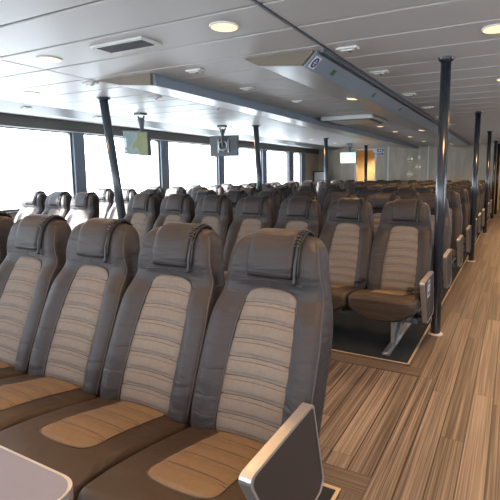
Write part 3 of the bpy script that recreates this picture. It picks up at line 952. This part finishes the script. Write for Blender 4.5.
# lobby behind the doorway, lit by its own warm lamp
slab('wall_lobby_back', -5.6, -3.2, 16.3, 16.4, 0, H, M['orange_wall'])
slab('wall_lobby_left', -5.6, -5.5, YF+.12, 16.3, 0, H, M['orange_wall'])
slab('wall_lobby_right', -3.3, -3.2, YF+.12, 16.3, 0, H, M['orange_wall'])
lamp_light(-4.4, 15.5, 200); LAMPS[-1].data.color = (1, .78, .5); lamp_light(.2, 16.2, 60)
tag(downlight(-4.4, 15.5, 'downlight in the lobby behind the amber doorway', 'lobby downlights'), 'downlight in the lobby behind the amber doorway', 'ceiling light')
tag(downlight(.2, 16.2, 'downlight at the far end of the right aisle', 'lobby downlights'), 'downlight at the far end of the right aisle', 'ceiling light')
slab('wall_aisle_end', -.9, XR, 17.4, 17.5, 0, H, M['orange_wall'])
slab('wall_aisle_side', -1.0, -.9, YF+.12, 17.4, 0, H, M['orange_wall'])
d = struct(bx('door_1', -.42, .38, 17.34, 17.40, 0, 2.02, M['tan'], None, .01))
bm = bmesh.new(); tube(bm, [(-.34, 17.34, 1.0), (-.34, 17.29, 1.0), (-.24, 17.29, 1.0)], .01, 8); link_mesh('door_handle', bm, M['alu'], d)
bm = bmesh.new()
for q in ((-.5, -.42, 0, 2.1), (.38, .46, 0, 2.1), (-.42, .38, 2.02, 2.1)): box(bm, q[0], q[1], 17.32, 17.4, q[2], q[3])
link_mesh('door_frame', bm, M['orange_wall'], d)
# sign beside the doorway
s = thing('wall_sign', 'blue and white two line sign on the grey wall beside the amber doorway', 'sign', (-4.04, YF, 2.0))
bx('board', -.17, .17, -.012, 0, -.11, .10, M['signwhite'], s)
bx('lower_band', -.165, .165, -.0145, -.012, -.10, -.03, M['blue'], s)
bx('upper_field', -.05, .165, -.0145, -.012, .0, .09, M['blue'], s)
bm = bmesh.new()
for i in range(6): box(bm, -.14+.045*i, -.14+.045*i+.028, -.0165, -.0145, -.078, -.055)
for i in range(2): box(bm, .0+.07*i, .045+.07*i, -.0165, -.0145, .025, .068)
link_mesh('writing', bm, M['signwhite'], s)
# three round mirrors
for (x, z, lab) in ((-3.01, 1.74, 'upper round gold mirror on the grey far wall'), (-2.75, 1.49, 'middle round gold mirror, right of the other two'), (-3.0, 1.265, 'lowest round gold mirror on the grey far wall')):
    m_ = thing('round_mirror', lab, 'mirror', (x, YF, z), 0, 'round mirrors on the far wall')
    bm = bmesh.new(); lathe(bm, [(.085, 0), (.088, -.02), (.082, -.026), (.078, -.02)], n=28, axis='y'); link_mesh('frame', bm, M['gold'], m_, True)
    bm = bmesh.new(); lathe(bm, [(.076, -.018), (.001, -.024)], n=28, axis='y'); link_mesh('mirror_glass', bm, M['gold'], m_, True)
# hanging white pipe lamp
t = thing('pendant_lamp', 'slim white pendant with round end hanging before the grey wall', 'lamp', (-2.67, 14.6, H))
bm = bmesh.new(); tube(bm, [(0, 0, 0), (0, 0, -.33)], .016, 10); link_mesh('rod', bm, M['offwhite'], t)
bm = bmesh.new(); lathe(bm, [(.012, -.30), (.05, -.33), (.065, -.375), (.05, -.42), (.005, -.44)], n=16); link_mesh('globe', bm, M['white'], t, True)
# dark framed notice board by the window corner
t = thing('notice_board', 'dark framed notice board with pale poster by the far window corner', 'notice board', (-5.93, 14.3, 0))
bm = bmesh.new()
for q in ((-.24, -.20, .0, 1.38), (.20, .24, .0, 1.38), (-.20, .20, 1.34, 1.38), (-.20, .20, .30, .34)): box(bm, q[0], q[1], -.02, .02, q[2], q[3], .004)
box(bm, -.26, .26, -.12, .12, 0, .02)
link_mesh('frame', bm, M['black'], t)
bx('poster', -.20, .20, -.008, .008, .34, 1.34, M['signwhite'], t)

# ------------------------------------------------------------------ screens
def tv(label, x, y, z, w, h, yaw, tilt, lean, front, mat, grp):
    t = thing('ceiling_screen', label, 'screen', (x, y, z), yaw, grp)
    piv = bpy.data.objects.new('display', None)
    def R(o): o.rotation_euler = (tilt, lean, 0); return o
    bm = bmesh.new(); box(bm, -w/2, w/2, -.03, .03, -h/2, h/2, .006)
    cab = R(link_mesh('casing', bm, M['darkgrey'], t))
    s = -1 if front else 1
    bm = bmesh.new(); box(bm, -w/2+.016, w/2-.016, min(s*.0305, s*.032), max(s*.0305, s*.032), -h/2+.016, h/2-.016)
    if mat is M['chart']:
        pass
    sc_ = R(link_mesh('display', bm, mat, t)); sc_['label'] = 'lit display'
    if mat is M['chart']:
        bm = bmesh.new(); box(bm, -w/2+.02, -w/2+.065, -.0335, -.0325, -h*.22, h*.2); box(bm, -w/2+.02, -w/2+.06, -.0335, -.0325, -h*.42, -h*.3)
        R(link_mesh('side_menu', bm, M['fascia'], t))
    bm = bmesh.new(); b_ = -s
    for zz in (-.07, .07):
        tube(bm, [(-.12, b_*.045, zz), (.12, b_*.045, zz)], .012, 8)
    for xx in (-.10, .10): tube(bm, [(xx, b_*.045, -.12), (xx, b_*.045, .12)], .012, 8)
    ringp = [(.085*math.cos(2*PI*k/20), b_*.06, .085*math.sin(2*PI*k/20)) for k in range(21)]
    tube(bm, ringp, .014, 8)
    link_mesh('bracket', bm, M['alu_dull'], t)
    top = H - z
    bm = bmesh.new(); tube(bm, [(0, b_*.06, 0), (.0, b_*.09, h*.35), (.01, b_*.08, top-.06)], .024, 10); box(bm, -.07, .07, b_*.08-.06, b_*.08+.06, top-.03, top, .005)
    tube(bm, [(-.05, b_*.08, top-.04), (.0, b_*.09, h*.5)], .014, 8); tube(bm, [(.07, b_*.08, top-.04), (.02, b_*.09, h*.5)], .014, 8)
    link_mesh('ceiling_mount', bm, M['darkgrey'], t)
    return t
tv('screen with a pale sea chart hanging before the first windows', -4.76, 4.75, 1.735, .50, .33, math.radians(-4), math.radians(6), math.radians(5), True, M['chart'], 'screens hung from the ceiling')
tv('screen seen from its dark back with round bracket, before the second windows', -4.72, 6.85, 1.80, .56, .37, math.radians(8), math.radians(0), math.radians(0), False, M['black'], 'screens hung from the ceiling')
tv('far lit pale screen hanging left of the amber doorway', -4.33, 12.6, 1.745, .50, .34, 0, math.radians(3), 0, True, M['screen2'], 'screens hung from the ceiling')

# ------------------------------------------------------------------ table at lower left
t = thing('folding_table', 'lavender grey table with metal rim, cut off at the lower left corner', 'table', (-1.353, .272, 0))
TOP = rounded([(-.60, -.30), (.585, -.30), (.585, .30), (-.60, .30)], .06, 8)
bm = bmesh.new(); n = len(TOP); inn = [(x*.990, y*.978) for x, y in TOP]
prism(bm, TOP, 'z', .628, .657)
link_mesh('rim', bm, M['alu'], t)['label'] = 'brushed metal rim'
bm = bmesh.new(); prism(bm, inn, 'z', .6572, .6582); link_mesh('top', bm, M['table'], t)['label'] = 'lavender grey table top'
bm = bmesh.new(); tube(bm, [(0, 0, .02), (0, 0, .628)], .035, 16); link_mesh('post', bm, M['alu_dull'], t, True)
bm = bmesh.new(); lathe(bm, [(.24, .007), (.24, .018), (.05, .03), (.037, .06)], n=32); link_mesh('foot', bm, M['alu_dull'], t)

# ------------------------------------------------------------------ daylight
w = bpy.data.worlds.new('overcast_sky'); scene.world = w; w.use_nodes = True
bg = w.node_tree.nodes['Background']
bg.inputs['Color'].default_value = (.84, .93, 1.0, 1); bg.inputs['Strength'].default_value = 9
def portal(loc, rot, sx, sy):
    d = bpy.data.lights.new('window_portal', 'AREA'); d.shape = 'RECTANGLE'; d.size = sx; d.size_y = sy; d.cycles.is_portal = True
    o = bpy.data.objects.new('window_portal', d); COL.objects.link(o); o.location = loc; o.rotation_euler = rot
zc = (SILL+HEAD)/2; zh = HEAD-SILL
portal((XL-.13, (YB+13.7)/2, zc), (0, -PI/2, 0), zh, 13.7-YB)
portal((XR+.13, (YB+15.)/2, zc), (0, PI/2, 0), zh, 15.-YB)
portal(((XL+XR)/2, YB-.13, 1.4), (PI/2, 0, 0), XR-XL, 1.1)

sd = bpy.data.lights.new('sun', 'SUN'); sd.energy = 34; sd.angle = math.radians(2.5); sd.color = (1, .965, .92)
so = bpy.data.objects.new('sun', sd); COL.objects.link(so)
so.rotation_euler = Vector((1, .75, -.66)).to_track_quat('-Z', 'Y').to_euler()
# ------------------------------------------------------------------ camera
R = [[0.88761458625978, -0.05383568375709734, 0.45742984753214927], [0.46056599175323093, 0.1132202092720498, -0.8803750061495135], [-0.004394712646153952, 0.9921103282230253, 0.12529079429055703]]
cam = bpy.data.cameras.new('camera'); co = bpy.data.objects.new('camera', cam); COL.objects.link(co)
m4 = Matrix(R).to_4x4(); m4.translation = Vector((0, 0, CAMZ)); co.matrix_world = m4
cam.sensor_fit = 'HORIZONTAL'; cam.sensor_width = 36
F, CX, CY = 445.8467, 281.3681, 229.7568
cam.lens = F/500*36; cam.shift_x = (250-CX)/500; cam.shift_y = (CY-250)/500
cam.clip_start = .02; cam.clip_end = 200
scene.camera = co
scene.view_settings.view_transform = 'Standard'; scene.view_settings.look = 'None'; scene.view_settings.gamma = 1; scene.view_settings.exposure = 0.12
scene.cycles.max_bounces = 8; scene.cycles.diffuse_bounces = 4; scene.cycles.glossy_bounces = 4; scene.cycles.transparent_max_bounces = 12
scene.cycles.sample_clamp_indirect = 6
scene.cycles.use_denoising = True
